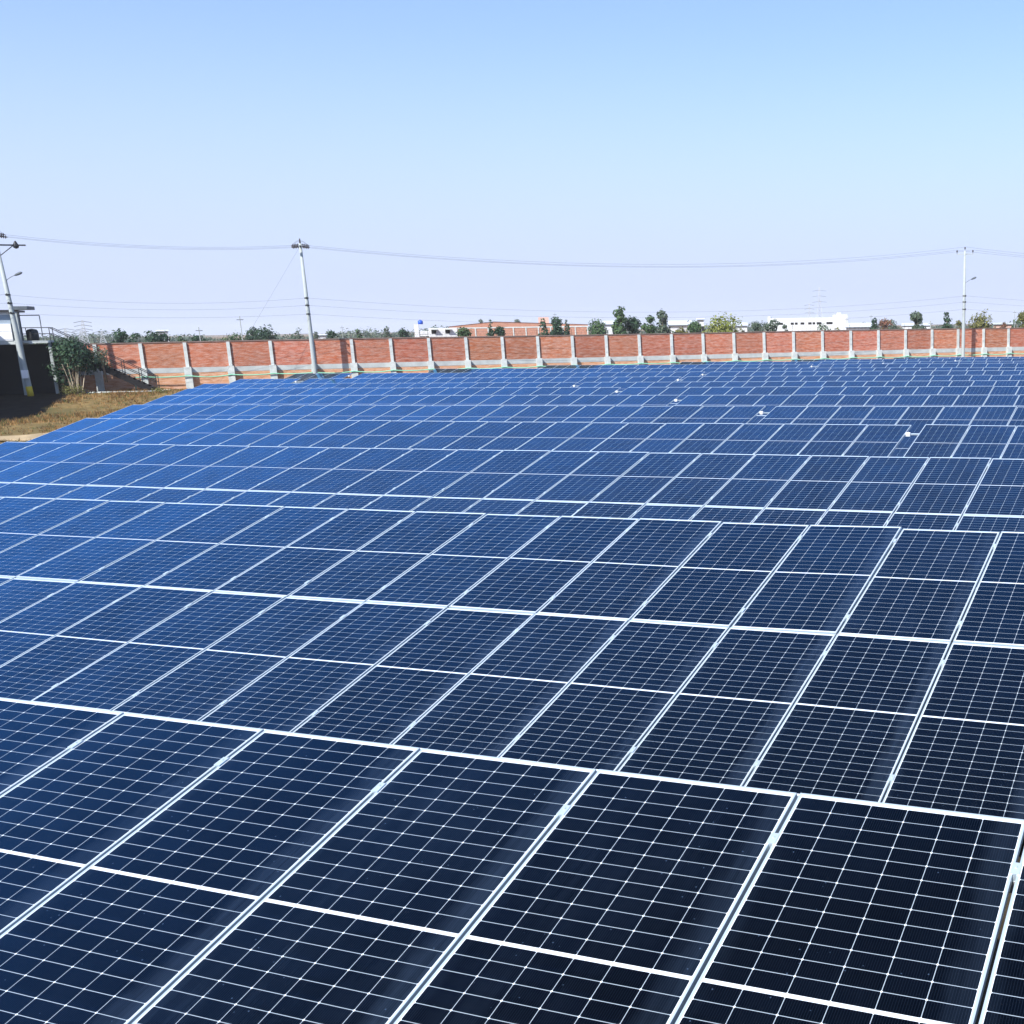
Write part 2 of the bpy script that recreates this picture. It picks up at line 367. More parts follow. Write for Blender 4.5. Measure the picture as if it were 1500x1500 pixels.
# pale sandy track at the left edge of the field
pth = MB(); prev = None
for i in range(26):
    t = i/25; s = -4 + 9.5*t
    c0 = wpt(s, 37.4+1.2*math.sin(t*5), 0); c1 = wpt(s, 41.5+0.9*math.sin(t*7+1), 0)
    row = []
    for q in range(6):
        p = c0.lerp(c1, q/5); p.z = gz(p.x, p.y)+ZC+0.05+0.02*math.sin(q*2+i); row.append(p)
    if prev:
        for q in range(5): pth.quad([prev[q], prev[q+1], row[q+1], row[q]])
    prev = row
tag(pth.build('path', MT['dirtpath'], smooth=True), kind='structure')

# yard soil with the hall's shade painted in near-black, with a pale cross path
def patch(name, mat, s0, s1, d0, d1, ns, nd, lift, wob):
    b = MB(); rn = random.Random(len(name))
    for j in range(nd+1):
        for i in range(ns+1):
            s = s0+(s1-s0)*i/ns; d = d0+(d1-d0)*j/nd
            if i == ns: s += wob*(math.sin(d*0.9)+0.6*math.sin(d*2.3+1)+rn.uniform(-0.5, 0.5))
            if j == nd: d += wob*(math.sin(s*1.1)+rn.uniform(-0.5, 0.5))
            p = wpt(s, d, 0); b.v.append((p.x, p.y, gz(p.x, p.y)+ZC+lift))
    for j in range(nd):
        for i in range(ns):
            a = j*(ns+1)+i; b.f.append((a, a+1, a+ns+2, a+ns+1)[::-1]); b.mi.append(0)
    tag(b.build(name, mat, smooth=True), kind='structure')
patch('yard', MT['shaded_soil'], -16, -1.3, -0.3, 24.5, 14, 30, 0.06, 0.30)
patch('yard_path', MT['greypath'], -16, -2.4, 19.0, 22.6, 14, 6, 0.075, 0.25)
# ---------------------------------------------------------------- solar panels
def uv_mesh(me):
    uv = me.uv_layers.new(name='UVMap')
    for lp in me.loops:
        c = me.vertices[lp.vertex_index].co; uv.data[lp.index].uv = (c.x, c.y)
LIP = 0.011
def glass_mb(m=0):
    b = MB(); b.ext(-PW/2+LIP, PW/2-LIP, -PL/2+LIP, PL/2-LIP, -0.0075, -0.0015, m); return b
def frame_into(b, m=0):
    h = 0.035
    b.ext(-PW/2, -PW/2+LIP, -PL/2, PL/2, -h, 0, m); b.ext(PW/2-LIP, PW/2, -PL/2, PL/2, -h, 0, m)
    b.ext(-PW/2+LIP, PW/2-LIP, -PL/2, -PL/2+LIP, -h, 0, m); b.ext(-PW/2+LIP, PW/2-LIP, PL/2-LIP, PL/2, -h, 0, m)
gm = glass_mb().mesh('solar_panel', MT['pv']); uv_mesh(gm)
fb = MB(); frame_into(fb); fm = fb.mesh('panel_frame', MT['frame'])
bb = glass_mb(0); frame_into(bb, 1); bm_ = bb.mesh('solar_panel_small', [MT['pv'], MT['frame']]); uv_mesh(bm_)
cl = MB(); cl.box((0, 0, 0.004), (0.042, 0.075, 0.005)); cl.box((0, 0, -0.018), (0.017, 0.075, 0.038)); cl.lathe((0, 0.006, 0.0065), [(0.0065, 0), (0.0065, 0.006), (0, 0.006)], 6)
cm = cl.mesh('mid_clamp', MT['frame'])

def table(k, x0, n, label, joint=False, group='rows of solar panels on steel racks'):
    """one rack of 2 x n panels; x0 is its left end"""
    gsl = rowg(k); L = n*P; xm = x0 + L/2
    ex = Vector((1, 0, gsl)).normalized(); es = Vector((0, math.cos(T), math.sin(T)))
    en = ex.cross(es).normalized(); es = en.cross(ex)
    top = Vector((xm, rowy(k), rowz(k, xm)+ZC))
    base = Vector((xm, rowy(k)-HL/2*math.cos(T), 0)); base.z = gz(base.x, base.y)+ZC
    root = empty('solar_array', base); tag(root, label, 'solar array', group)
    def mat(x, down, lift=0):
        p = top + ex*(x-L/2) - es*down + en*lift - base
        return Matrix(((ex.x, es.x, en.x, p.x), (ex.y, es.y, en.y, p.y), (ex.z, es.z, en.z, p.z), (0, 0, 0, 1)))
    def put(name, me, m, parent=root):
        o = bpy.data.objects.new(name, me); COL.objects.link(o); o.parent = parent; o.matrix_local = m; return o
    rn = random.Random(k*100+n)
    for r in range(2):
        dn = PL/2 if r == 0 else PL*1.5+0.012
        for i in range(n):
            m = mat((i+0.5)*P, dn + rn.uniform(-0.003, 0.003), rn.uniform(-0.003, 0.003))
            m = m @ Matrix.Rotation(rn.gauss(0, 0.0035), 4, 'X') @ Matrix.Rotation(rn.gauss(0, 0.0035), 4, 'Y') if k > 1 else m
            if k < 9:
                p = put('solar_panel', gm, m); f = put('panel_frame', fm, Matrix.Identity(4), p)
            else:
                put('solar_panel', bm_, m)
    if k < 5:
        for i in range(1, n):
            for dn in (0.355, PL-0.355, PL+JG+0.355, 2*PL+JG-0.355):
                put('mid_clamp', cm, mat(i*P, dn + rn.uniform(-0.02, 0.02)))
    # steel rack
    for dn in (0.355, PL-0.355, PL+JG+0.355, 2*PL+JG-0.355):
        b = MB(); b.ext(-L/2, L/2, -0.022, 0.022, -0.105, -0.037); o = b.build('purlin', MT['galv']); o.parent = root
        o.matrix_local = mat(L/2, dn)
    nb = max(2, round(L/4.2)); 
    for j in range(nb+1):
        x = 0.5 + (L-1.0)*j/nb
        b = MB(); b.ext(-0.03, 0.03, -2.3, 2.3, -0.20, -0.107); o = b.build('rafter', MT['galv']); o.parent = root; o.matrix_local = mat(x, HL/2)
        for dn in (1.0, HL-1.0):
            q = top + ex*(x-L/2) - es*dn - en*0.202
            gp = gz(q.x, q.y)+ZC-0.3
            b = MB(); b.ext(q.x-0.04-base.x, q.x+0.04-base.x, q.y-0.04-base.y, q.y+0.04-base.y, gp-base.z, q.z-base.z)
            o = b.build('post', MT['galv']); o.parent = root
    if joint:                                # purlin sleeve and tie rod showing in the gap beyond the last panel
        b = MB(); b.ext(-0.01, 0.10, -0.04, 0.04, -0.085, -0.01); o = b.build('purlin_sleeve', MT['white']); o.parent = root; o.matrix_local = mat(L, 0.56)
        b = MB(); b.ext(0.116, joint, -0.014, 0.014, -0.06, -0.03); o = b.build('tie_rod', MT['frame']); o.parent = root; o.matrix_local = mat(L, 0.56)
        b = MB(); b.ext(0.0, joint, -0.012, 0.012, -0.10, -0.085); o = b.build('cable_conduit', MT['pipe']); o.parent = root; o.matrix_local = mat(L, 2.6)
    return root

ORD = ['first', 'second', 'third', 'fourth', 'fifth', 'sixth', 'seventh', 'eighth', 'ninth', 'tenth', 'eleventh', 'twelfth', 'thirteenth', 'fourteenth', 'fifteenth']
blocks = {
 1: [(-15.763, 25)], 2: [(-15.035-6*P, 25)], 3: [(-29.33, 25), (-0.15, 6)], 4: [(-36.34, 25), (-7.14, 12)], 5: [(-43.45, 25), (-14.24, 16)], 6: [(-50.45, 25), (-21.25, 20)],
 7: [(-57.57, 25), (-28.33, 25)], 8: [(-64.72, 25), (-35.45, 25), (-6.25, 6)], 9: [(-69.6, 5), (-62.99, 26), (-32.56, 27)], 10: [(-71.6, 5), (-64.89, 26), (-34.50, 27)],
 11: [(-63.86, 50)], 12: [(-57.69, 22), (-31.62, 22)], 13: [(-48.08, 17), (-27.5, 18)], 14: [(-39.97, 14), (-23.2, 14)], 15: [(-31.92, 21)]}
for k, bl in blocks.items():
    for j, (x0, n) in enumerate(bl):
        o_ = ORD[k-1]
        if k == 1: lb = 'nearest row of dark solar panels filling the bottom of the photo'
        elif len(bl) == 1: lb = '%s row of blue solar panels counted from the front' % o_
        elif j == 0 and k in (9, 10): lb = 'short five column left end of the %s solar row near the pole' % o_
        elif j == len(bl)-1: lb = 'right hand rack of the %s solar row, beyond its last gap' % o_
        elif len(bl) == 3: lb = 'long middle rack of the %s solar row between its two gaps' % o_ if k in (9, 10) else ('left rack of the %s solar row' % o_ if j == 0 else 'middle rack of the %s solar row, right of its first gap' % o_)
        else: lb = 'left hand rack of the %s solar row, ending at its gap' % o_
        gap = (bl[j+1][0] - (x0+n*P)) if j+1 < len(bl) else 0
        table(k, x0, n, lb, gap if gap > 0.05 else False)

# ---------------------------------------------------------------- boundary wall
SP = 3.1; I0, I1 = -9, 40
wall = empty('boundary_wall', wpt(0, 0, -4.7), WROT)
tag(wall, 'long red brick boundary wall with pale concrete pillars behind the panels', 'wall')
ZT, ZB = -0.68, -2.62                       # top of the brick, top of the plinth beam
def ztop(s): return ZT + 0.06*math.sin(s/27.0) + 0.03*math.sin(s/9.0)
def wb(b): return b
OFF = 4.7
for i in range(I0, I1):
    s0, s1 = i*SP+0.125, (i+1)*SP-0.125
    b = MB(); za, zb = ztop(s0)+OFF, ztop(s1)+OFF
    b.v += [(s0, 0, ZB+OFF), (s1, 0, ZB+OFF), (s1, 0.22, ZB+OFF), (s0, 0.22, ZB+OFF), (s0, 0, za), (s1, 0, zb), (s1, 0.22, zb), (s0, 0.22, za)]
    for q in ((0,3,2,1),(4,5,6,7),(0,1,5,4),(1,2,6,5),(2,3,7,6),(3,0,4,7)): b.f.append(q); b.mi.append(0)
    b.build('brick_panel', MT['brick'], wall)
b = MB(); b.ext(I0*SP, I1*SP, -0.012, 0.24, ZB-0.40+OFF, ZB-0.003+OFF); b.build('plinth_beam', MT['plinth'], wall)
b = MB(); b.ext(I0*SP, I1*SP, 0.004, 0.236, -1.2, ZB-0.403+OFF); b.build('brick_base', MT['brick_low'], wall)
cp = MB()
for i in range(I0*2, I1*2):
    s0, s1 = i*SP/2, (i+1)*SP/2; za, zb = ztop(s0)+OFF+0.003, ztop(s1)+OFF+0.003
    cp.v += [(s0, -0.05, za), (s1, -0.05, zb), (s1, 0.27, zb), (s0, 0.27, za), (s0, -0.05, za+0.09), (s1, -0.05, zb+0.09), (s1, 0.27, zb+0.09), (s0, 0.27, za+0.09)]
    n_ = len(cp.v)-8
    for q in ((0,3,2,1),(4,5,6,7),(0,1,5,4),(2,3,7,6)): cp.f.append(tuple(n_+a for a in q)); cp.mi.append(0)
cp.build('coping', MT['coping'], wall)
for i in range(I0, I1+1):
    s = i*SP; rn = random.Random(i+50)
    b = MB(); b.ext(s-0.122, s+0.122, -0.14, 0.22, ZB+0.05+OFF, ztop(s)+OFF+0.0)
    p = b.build('pillar', MT['conc'], wall)
    b = MB(); w = 0.30+rn.uniform(-0.02, 0.03); dpt = 0.42+rn.uniform(-0.04, 0.05)
    b.box((s, -dpt/2-0.01, (ZB+0.047-1.2-OFF+OFF)/2+OFF/2), (2*w*0.8, dpt-0.02, ZB+0.047+OFF+1.2))
    b.build('pedestal', MT['conc'], p)
    b = MB(); b.tube([(s, 0.11, ztop(s)+OFF), (s+0.02*rn.uniform(-1, 1), 0.11, ztop(s)+OFF+rn.uniform(0.55, 0.72))], 0.014, 5)
    b.build('wire_post', MT['dark'], wall)
rz = MB()
for zz in (0.30, 0.52):
    rz.tube([(s*SP/2, 0.11, ztop(s*SP/2)+OFF+zz-0.02*(s % 2)) for s in range(I0*2, I1*2+1)], 0.007, 4)
rz.tube([(I0*SP+0.04*q, 0.11+0.17*math.cos(q*0.62), ztop(I0*SP+0.04*q)+OFF+0.30+0.19*math.sin(q*0.62)) for q in range(int((I1-I0)*SP/0.04))], 0.005, 3)
rz.build('razor_wire', MT['dark'], wall)

# green hose pipe sagging from pedestal to pedestal
pp = MB(); pts = []
for i in range(1, I1):
    for q in range(8):
        t = q/8; s = (i+t)*SP
        z = -3.26 - 0.10*4*t*(1-t)*(0.6+0.8*random.Random(i).random()) - 0.28*smooth(20, 60, s)*0
        pts.append(wpt(s, 0.50, z))
pts = [wpt(2.45, 0.62, -4.5), wpt(2.46, 0.60, -3.7), wpt(2.52, 0.56, -3.30)] + pts[0:]
pp.tube(pts, 0.045, 6)
po = pp.build('water_pipe', MT['pipe'], smooth=True)
tag(po, 'pale green pipe sagging along the foot of the brick wall', 'pipe')

# ---------------------------------------------------------------- poles and wires
def pole(s, d, ztopp, zbot, lean, label, kind):
    base = wpt(s, d, zbot); H = ztopp - zbot
    root = empty('utility_pole', base, WROT); tag(root, label, 'pole', 'utility poles along the wall')
    lx, ly = lean
    def ax(h): return Vector((lx*h/H, ly*h/H, h))
    b = MB(); b.tube([ax(-0.6), ax(0.02), ax(H*0.5), ax(H)], [0.205, 0.2, 0.16, 0.105], 12); b.build('shaft', MT['polec'], root, True)
    b = MB(); b.tube([ax(0.03), ax(0.85)], [0.206, 0.202], 12); b.build('yellow_band', MT['yellow'], root, True)
    t = ax(H); out = {}
    # steel bands
    for h in (0.52, 0.58, 0.63):
        q = ax(H*h); r = 0.158
        b = MB(); b.tube([q-Vector((0, 0, 0.05)), q+Vector((0, 0, 0.05))], r*1.05, 10)
        b.ext(q.x-0.05, q.x+0.05, q.y-0.32, q.y-0.12, q.z-0.03, q.z+0.03); 
        b.lathe((q.x, q.y-0.33, q.z-0.09), [(0.03, 0), (0.055, 0.03), (0.035, 0.09), (0.055, 0.15), (0.03, 0.18)], 8)
        b.build('spool_insulator', MT['dark'], root)
        out.setdefault('lv', []).append(root.location.copy() + Matrix.Rotation(WROT, 3, 'Z') @ Vector((q.x, q.y-0.39, q.z)))
    rot = Matrix.Rotation(WROT, 3, 'Z')
    if kind == 'strain':
        b = MB(); b.ext(t.x-0.06, t.x+0.06, t.y-0.65, t.y+0.65, t.z-0.30, t.z-0.19); b.build('crossarm', MT['dark'], root)
        hv = {-1: [], 1: []}
        for sg in (-1, 1):
            for y in (-0.55, 0.0, 0.55):
                a = Vector((t.x+0.07*sg, t.y+y, t.z-0.24 if y else t.z-0.10)); e = a + Vector((0.62*sg, 0, -0.07))
                dr = (e-a).normalized(); b = MB(); prof = [(0.02, 0)]
                for q in range(4): z0 = 0.08+q*0.12; prof += [(0.025, z0), (0.115, z0+0.03), (0.115, z0+0.055), (0.025, z0+0.09)]
                prof += [(0.02, 0.62)]; b.lathe(a, prof, 8, 0, dr); b.build('strain_insulator', MT['porc'], root)
                hv[sg].append(root.location + rot @ e)
        for y in (-0.55, 0.0, 0.55):
            b = MB(); b.tube([(t.x-0.66+1.32*q/10, t.y+y, t.z-0.30+0.50*4*(q/10)*(1-q/10)) for q in range(11)], 0.007, 4); b.build('jumper_wire', MT['wire'], root)
        b = MB(); b.tube([(t.x, t.y, t.z), (t.x, t.y, t.z+0.18)], 0.06, 8); b.lathe((t.x, t.y, t.z+0.18), [(0.03, 0), (0.07, 0.05), (0.03, 0.10), (0.06, 0.14), (0.02, 0.2)], 8); b.build('post_insulator', MT['porc'], root)
        out['hv'] = hv
    else:
        b = MB(); b.ext(t.x-0.55, t.x+0.55, t.y-0.62, t.y-0.52, t.z-0.62, t.z-0.52); b.v = []; b.f = []; b.mi = []
        c = Vector((t.x, t.y, t.z-0.35)); dx = Vector((0.9, -0.44, 0))
        b.box(c, (1.75, 0.09, 0.09), 0, Matrix.Rotation(math.atan2(dx.y, dx.x), 3, 'Z')); b.build('crossarm', MT['polec'], root)
        hv = {-1: [], 1: []}
        for q in (-0.8, 0.0, 0.8):
            p = c + dx.normalized()*q + Vector((0, 0, 0.05 if q else 0.36)); b = MB()
            b.lathe(p, [(0.02, 0), (0.03, 0.12), (0.075, 0.14), (0.06, 0.20), (0.085, 0.24), (0.05, 0.33), (0.02, 0.35)], 8); b.build('pin_insulator', MT['porc'], root)
            w = root.location + rot @ (p + Vector((0, 0, 0.34))); hv[-1].append(w); hv[1].append(w)
        out['hv'] = hv
    return root, out, ax, H
def lamp_arm(root, q, dirx, diry, lift):
    """short street light on an arm: arm > lamp_head"""
    d = Vector((dirx, diry, 0)).normalized(); b = MB()
    b.tube([q, q+d*0.18+Vector((0, 0, 0.25)), q+d*0.45+Vector((0, 0, 0.42)), q+d*0.75+Vector((0, 0, 0.55))], 0.022, 6); a = b.build('lamp_arm', MT['grey'], root)
    c = q+d*0.98+Vector((0, 0, 0.64)); b = MB()
    rot = d.to_track_quat('X', 'Z').to_matrix() @ Matrix.Rotation(-0.38, 3, 'Y')
    b.lathe(c-(rot @ Vector((0.30, 0, 0))), [(0.03, 0), (0.075, 0.08), (0.10, 0.3), (0.09, 0.5), (0.02, 0.6)], 8, 0, rot @ Vector((1, 0, 0))); b.build('lamp_head', MT['grey'], a)
VD = Vector((0.86, 0.52))                    # image right, in the wall frame below
p1, o1, ax1, H1 = pole(-3.78, 4.4, 7.36, -4.45, (-0.55, 0.0), 'leaning concrete pole at the left edge with street lamp and white meter box', 'strain')
p2, o2, ax2, H2 = pole(15.58, 2.0, 7.02, -4.55, (-0.02, 0.0), 'concrete pole with yellow foot and dark strain insulators, behind the panel corner', 'strain')
p3, o3, ax3, H3 = pole(77.0, 2.0, 7.17, -4.95, (0.10, 0.0), 'slim pale pole on the right with a tee crossarm and street lamp', 'pin')
p4, o4, ax4, H4 = pole(138.0, 2.0, 7.0, -4.95, (0.0, 0.0), 'pale pole beyond the right edge of the view', 'pin')
lamp_arm(p1, ax1(H1*0.70), 0.9, -0.25, 1); lamp_arm(p3, ax3(H3*0.72), 0.7, -0.7, 1)
# extra arm and meter box on the left pole
q = ax1(H1*0.925); b = MB(); b.ext(q.x-0.3, q.x+1.75, q.y-0.05, q.y+0.05, q.z-0.05, q.z+0.05); b.tube([(q.x+0.1, q.y, q.z-0.75), (q.x+0.95, q.y, q.z-0.06)], 0.03, 6)
b.lathe((q.x+1.15, q.y, q.z-0.25), [(0.03, 0), (0.16, 0.06), (0.20, 0.22), (0.12, 0.40), (0.04, 0.55)], 8); b.build('side_arm', MT['dark'], p1)
q = ax1(1.75); b = MB(); b.ext(q.x-0.20, q.x+0.22, q.y-0.36, q.y-0.19, q.z-0.3, q.z+0.3); b.build('meter_box', MT['white'], p1)
b = MB(); tt = ax2(H2*0.985); b.tube([tt, (tt.x-7.5, tt.y-0.6, -0.05)], 0.007, 4); b.build('stay_wire', MT['wire'], p2)

def wire(a, b_, sag, r, label, group):
    m = MB(); n = 28
    m.tube([Vector(a).lerp(Vector(b_), q/n) - Vector((0, 0, sag*4*(q/n)*(1-q/n))) for q in range(n+1)], r, 4)
    o = m.build('overhead_wire', MT['wire']); tag(o, label, 'wire', group); return o
side = ['nearest', 'middle', 'farthest']
lvn = ['lowest', 'middle', 'highest']
spans = [(o1, o2, 0.42, 'left pole to the pole behind the panel corner'), (o2, o3, 1.55, 'long span towards the slim right pole'), (o3, o4, 1.3, 'slim right pole out of the right edge')]
for A, B, sg, nm in spans:
    for j in range(3):
        wire(A['hv'][1][j], B['hv'][-1][j], sg*(1+0.02*j), 0.009, '%s of the three upper wires, %s' % (side[j], nm), 'upper power wires')
    for j in range(3):
        wire(A['lv'][j], B['lv'][j], sg*0.75+0.1*j, 0.008, '%s of the three lower wires, %s' % (lvn[j], nm), 'lower power wires')
for j in range(3):
    a = o1['hv'][-1][j]; wire(a, a+Vector((-22, -20, 0.5)), 0.5, 0.013, '%s of the three upper wires leaving the left pole' % side[j], 'upper power wires')
    a = o1['lv'][j]; wire(a, a+Vector((-22, -20, 0.3)), 0.4, 0.010, '%s of the three lower wires leaving the left pole' % lvn[j], 'lower power wires')

# ---------------------------------------------------------------- watch house on stilts with outside stair (left edge)
def wroot(name, s, d, z, label, cat): 
    o = empty(name, wpt(s, d, z), WROT); return tag(o, label, cat)
# local frame: x along the wall, y = away from the panels (so the front is -y), z from -4.4
wh = wroot('watch_house', 0, 0, -4.4, 'white cabin raised on concrete columns beside the wall, dark underneath', 'building')
def Z(z): return z+4.4
b = MB(); b.ext(-14, -4.05, -2.95, 0.2, Z(-0.55), Z(-0.27)); b.build('floor_slab', MT['conc'], wh)
b = MB(); b.ext(-14, -4.60, -3.0, -2.82, Z(-0.266), Z(0.95)); b.ext(-14, -13.0, -3.0, -2.82, Z(0.953), Z(1.62)); b.ext(-14, -4.6, -3.0, -2.82, Z(1.62), Z(1.80)); b.build('front_wall', MT['white'], wh)
b = MB(); b.ext(-4.78, -4.60, -2.815, 0.2, Z(-0.266), Z(1.80)); b.build('side_wall', MT['grey'], wh)
for x in range(5):
    x0 = -13+1.7*x
    w = MB(); w.ext(x0, x0+0.06, -2.98, -2.86, Z(0.953), Z(1.617)); w.ext(x0+1.64, x0+1.70, -2.98, -2.86, Z(0.953), Z(1.617)); f = w.build('window', MT['grey'], wh)
    w = MB(); w.ext(x0+0.062, x0+1.638, -2.93, -2.91, Z(0.955), Z(1.615)); w.build('pane', MT['pane'], f)
b = MB(); b.ext(-14.2, -4.25, -3.35, 0.3, Z(1.803), Z(1.95)); b.build('roof', MT['dark'], wh)
for x in (-13.0, -8.6, -4.22):
    b = MB(); b.ext(x-0.19, x+0.19, -3.32, -2.98, -0.4, Z(1.80)); b.build('column', MT['polec'], wh)
b = MB(); b.ext(-2.55, -2.35, -2.6, -2.4, -0.4, Z(-0.46)); b.build('column', MT['polec'], wh)
b = MB(); b.ext(-4.35, -3.2, -3.5, -1.6, Z(1.953), Z(2.20)); b.build('sunshade', MT['grey'], wh)
b = MB(); b.ext(-14, -2.45, -1.25, -1.0, -0.3, Z(-0.56)); b.build('shade_backing', MT['opening_shade'], wh)  # near-black sheet added to paint the shade under the cabin
b = MB(); b.ext(-4.045, -2.30, -2.85, -1.0, Z(-0.46), Z(-0.30)); b.build('landing', MT['conc'], wh)
# things stored on the landing
b = MB(); b.lathe((-3.55, -1.9, Z(-0.30)), [(0.01, 0), (0.38, 0), (0.40, 0.3), (0.38, 0.7), (0.30, 0.82), (0.12, 0.86), (0.01, 0.88)], 14)
tag(b.build('water_drum', MT['dark'], smooth=True), 'dark drum standing on the stair landing', 'drum'); o = bpy.data.objects['water_drum']; o.location = wpt(0, 0, -4.4); o.rotation_euler[2] = WROT
# staircase
st = wroot('staircase', 0, 0, -4.4, 'steel outside stair with handrails running down along the brick wall', 'stairs')
A0, B0 = (-2.30, Z(-0.42)), (4.55, Z(-4.42)); NS = 22
for yy, nm in ((-2.72, 'stringer'), (-1.62, 'stringer')):
    b = MB(); b.v += [(A0[0], yy, A0[1]), (B0[0], yy, B0[1]), (B0[0], yy, B0[1]-0.48), (A0[0], yy, A0[1]-0.48), (A0[0], yy+0.05, A0[1]), (B0[0], yy+0.05, B0[1]), (B0[0], yy+0.05, B0[1]-0.48), (A0[0], yy+0.05, A0[1]-0.48)]
    for q in ((0,1,2,3),(7,6,5,4),(0,4,5,1),(1,5,6,2),(2,6,7,3),(3,7,4,0)): b.f.append(q); b.mi.append(0)
    b.build(nm, MT['opening_shade'], st)  # stringers coloured near-black to paint in the stair's shade
for i in range(NS):
    t = (i+0.5)/NS; x = A0[0]+(B0[0]-A0[0])*t; z = A0[1]+(B0[1]-A0[1])*t
    b = MB(); b.ext(x-0.16, x+0.16, -2.668, -1.622, z-0.03, z+0.012); b.build('tread', MT['dark'], st)
b = MB(); b.v += [(A0[0], -2.665, A0[1]-0.10), (B0[0], -2.665, B0[1]-0.10), (B0[0], -1.625, B0[1]-0.10), (A0[0], -1.625, A0[1]-0.10), (A0[0], -2.665, A0[1]-0.14), (B0[0], -2.665, B0[1]-0.14), (B0[0], -1.625, B0[1]-0.14), (A0[0], -1.625, A0[1]-0.14)]
for q in ((0,1,2,3),(7,6,5,4)): b.f.append(q); b.mi.append(0)
b.build('soffit', MT['opening_shade'], st)  # near-black colour stands in for the shade under the stair
for yy in (-2.70, -1.60):
    b = MB()
    for h in (0.95, 0.50): b.tube([(-4.0, yy, Z(-0.30)+h), (A0[0], yy, Z(-0.30)+h), (B0[0]-0.3, yy, B0[1]+0.25+h)], 0.028, 6)
    for q in range(7):
        t = q/6*0.95; x = A0[0]+(B0[0]-A0[0])*t; z = A0[1]+(B0[1]-A0[1])*t; b.tube([(x, yy, z), (x, yy, z+0.13+0.95)], 0.028, 6)
    b.tube([(-4.0, yy, Z(-0.3)), (-4.0, yy, Z(-0.3)+0.95)], 0.028, 6)
    b.build('handrail', MT['dark'], st)
b = MB()                                     # tall gate frame at the head of the stair
for x in (-4.02, -2.75): b.tube([(x, -2.78, Z(-0.30)), (x, -2.78, Z(1.55))], 0.035, 6)
b.tube([(-4.02, -2.78, Z(1.55)), (-2.75, -2.78, Z(1.55))], 0.035, 6); b.build('gate_frame', MT['grey'], st)
b = MB(); b.ext(3.9, 5.0, -2.9, -1.4, -0.25, 0.16); b.build('bottom_step', MT['paint_stone'], st)
# big white hall just outside the left edge: it throws the shade over the yard
hl = wroot('white_hall', 0, 0, -4.4, 'tall white hall standing outside the left edge', 'building')
b = MB(); b.ext(-22, -6.9, -34, -4.2, -0.3, 5.9); b.build('walls', MT['white'], hl)
b = MB(); b.ext(-22.3, -6.75, -34.2, -4.0, 5.903, 6.15); b.build('roof', MT['conc'], hl)
for q in range(5):
    b = MB(); b.ext(-6.895, -6.86, -31+5.6*q, -28.6+5.6*q, 1.2, 3.4); b.build('window', MT['opening_shade'], hl)
# kerb stones edging the yard
kb = MB(); kb.tube([wpt(-0.6, 2.6, -4.28), wpt(1.5, 3.0, -4.28), wpt(3.2, 3.2, -4.30), wpt(4.8, 2.9, -4.32)], 0.07, 6)
tag(kb.build('white_pipe', MT['conc'], smooth=True), 'white pipe lying on the grass at the foot of the stair', 'pipe')

# ---------------------------------------------------------------- trees
def foliage(b, rn, lobes, n, size, loose=True):
    tot = sum(l[3]*l[4]*l[5] for l in lobes)
    for (cx, cy, cz, rx, ry, rz_) in lobes:
        m = max(6, int(n*rx*ry*rz_/tot))
        for _ in range(m):
            while True:
                v = Vector((rn.uniform(-1, 1), rn.uniform(-1, 1), rn.uniform(-1, 1)))
                if 0.02 < v.length <= 1: break
            v = v.normalized()*(v.length**0.6)*(0.80+0.35*rn.random())
            v *= 1.0 + (0.45*rn.random()**3 if loose else 0.0)
            c = Vector((cx+v.x*rx, cy+v.y*ry, cz+v.z*rz_)); s = size*rn.uniform(0.45, 1.5)
            nrm = (v + Vector((rn.uniform(-1, 1), rn.uniform(-1, 1), rn.uniform(-0.3, 1.2)))).normalized()
            t = nrm.orthogonal().normalized(); t = Matrix.Rotation(rn.uniform(0, 6.28), 3, nrm) @ t; w = nrm.cross(t)
            mi = 0 if rn.random() < 0.62 else 1
            b.quad([c-t*s*0.5, c+w*s*0.30+nrm*s*0.08, c+t*s*0.5, c-w*s*0.30+nrm*s*0.08], mi)
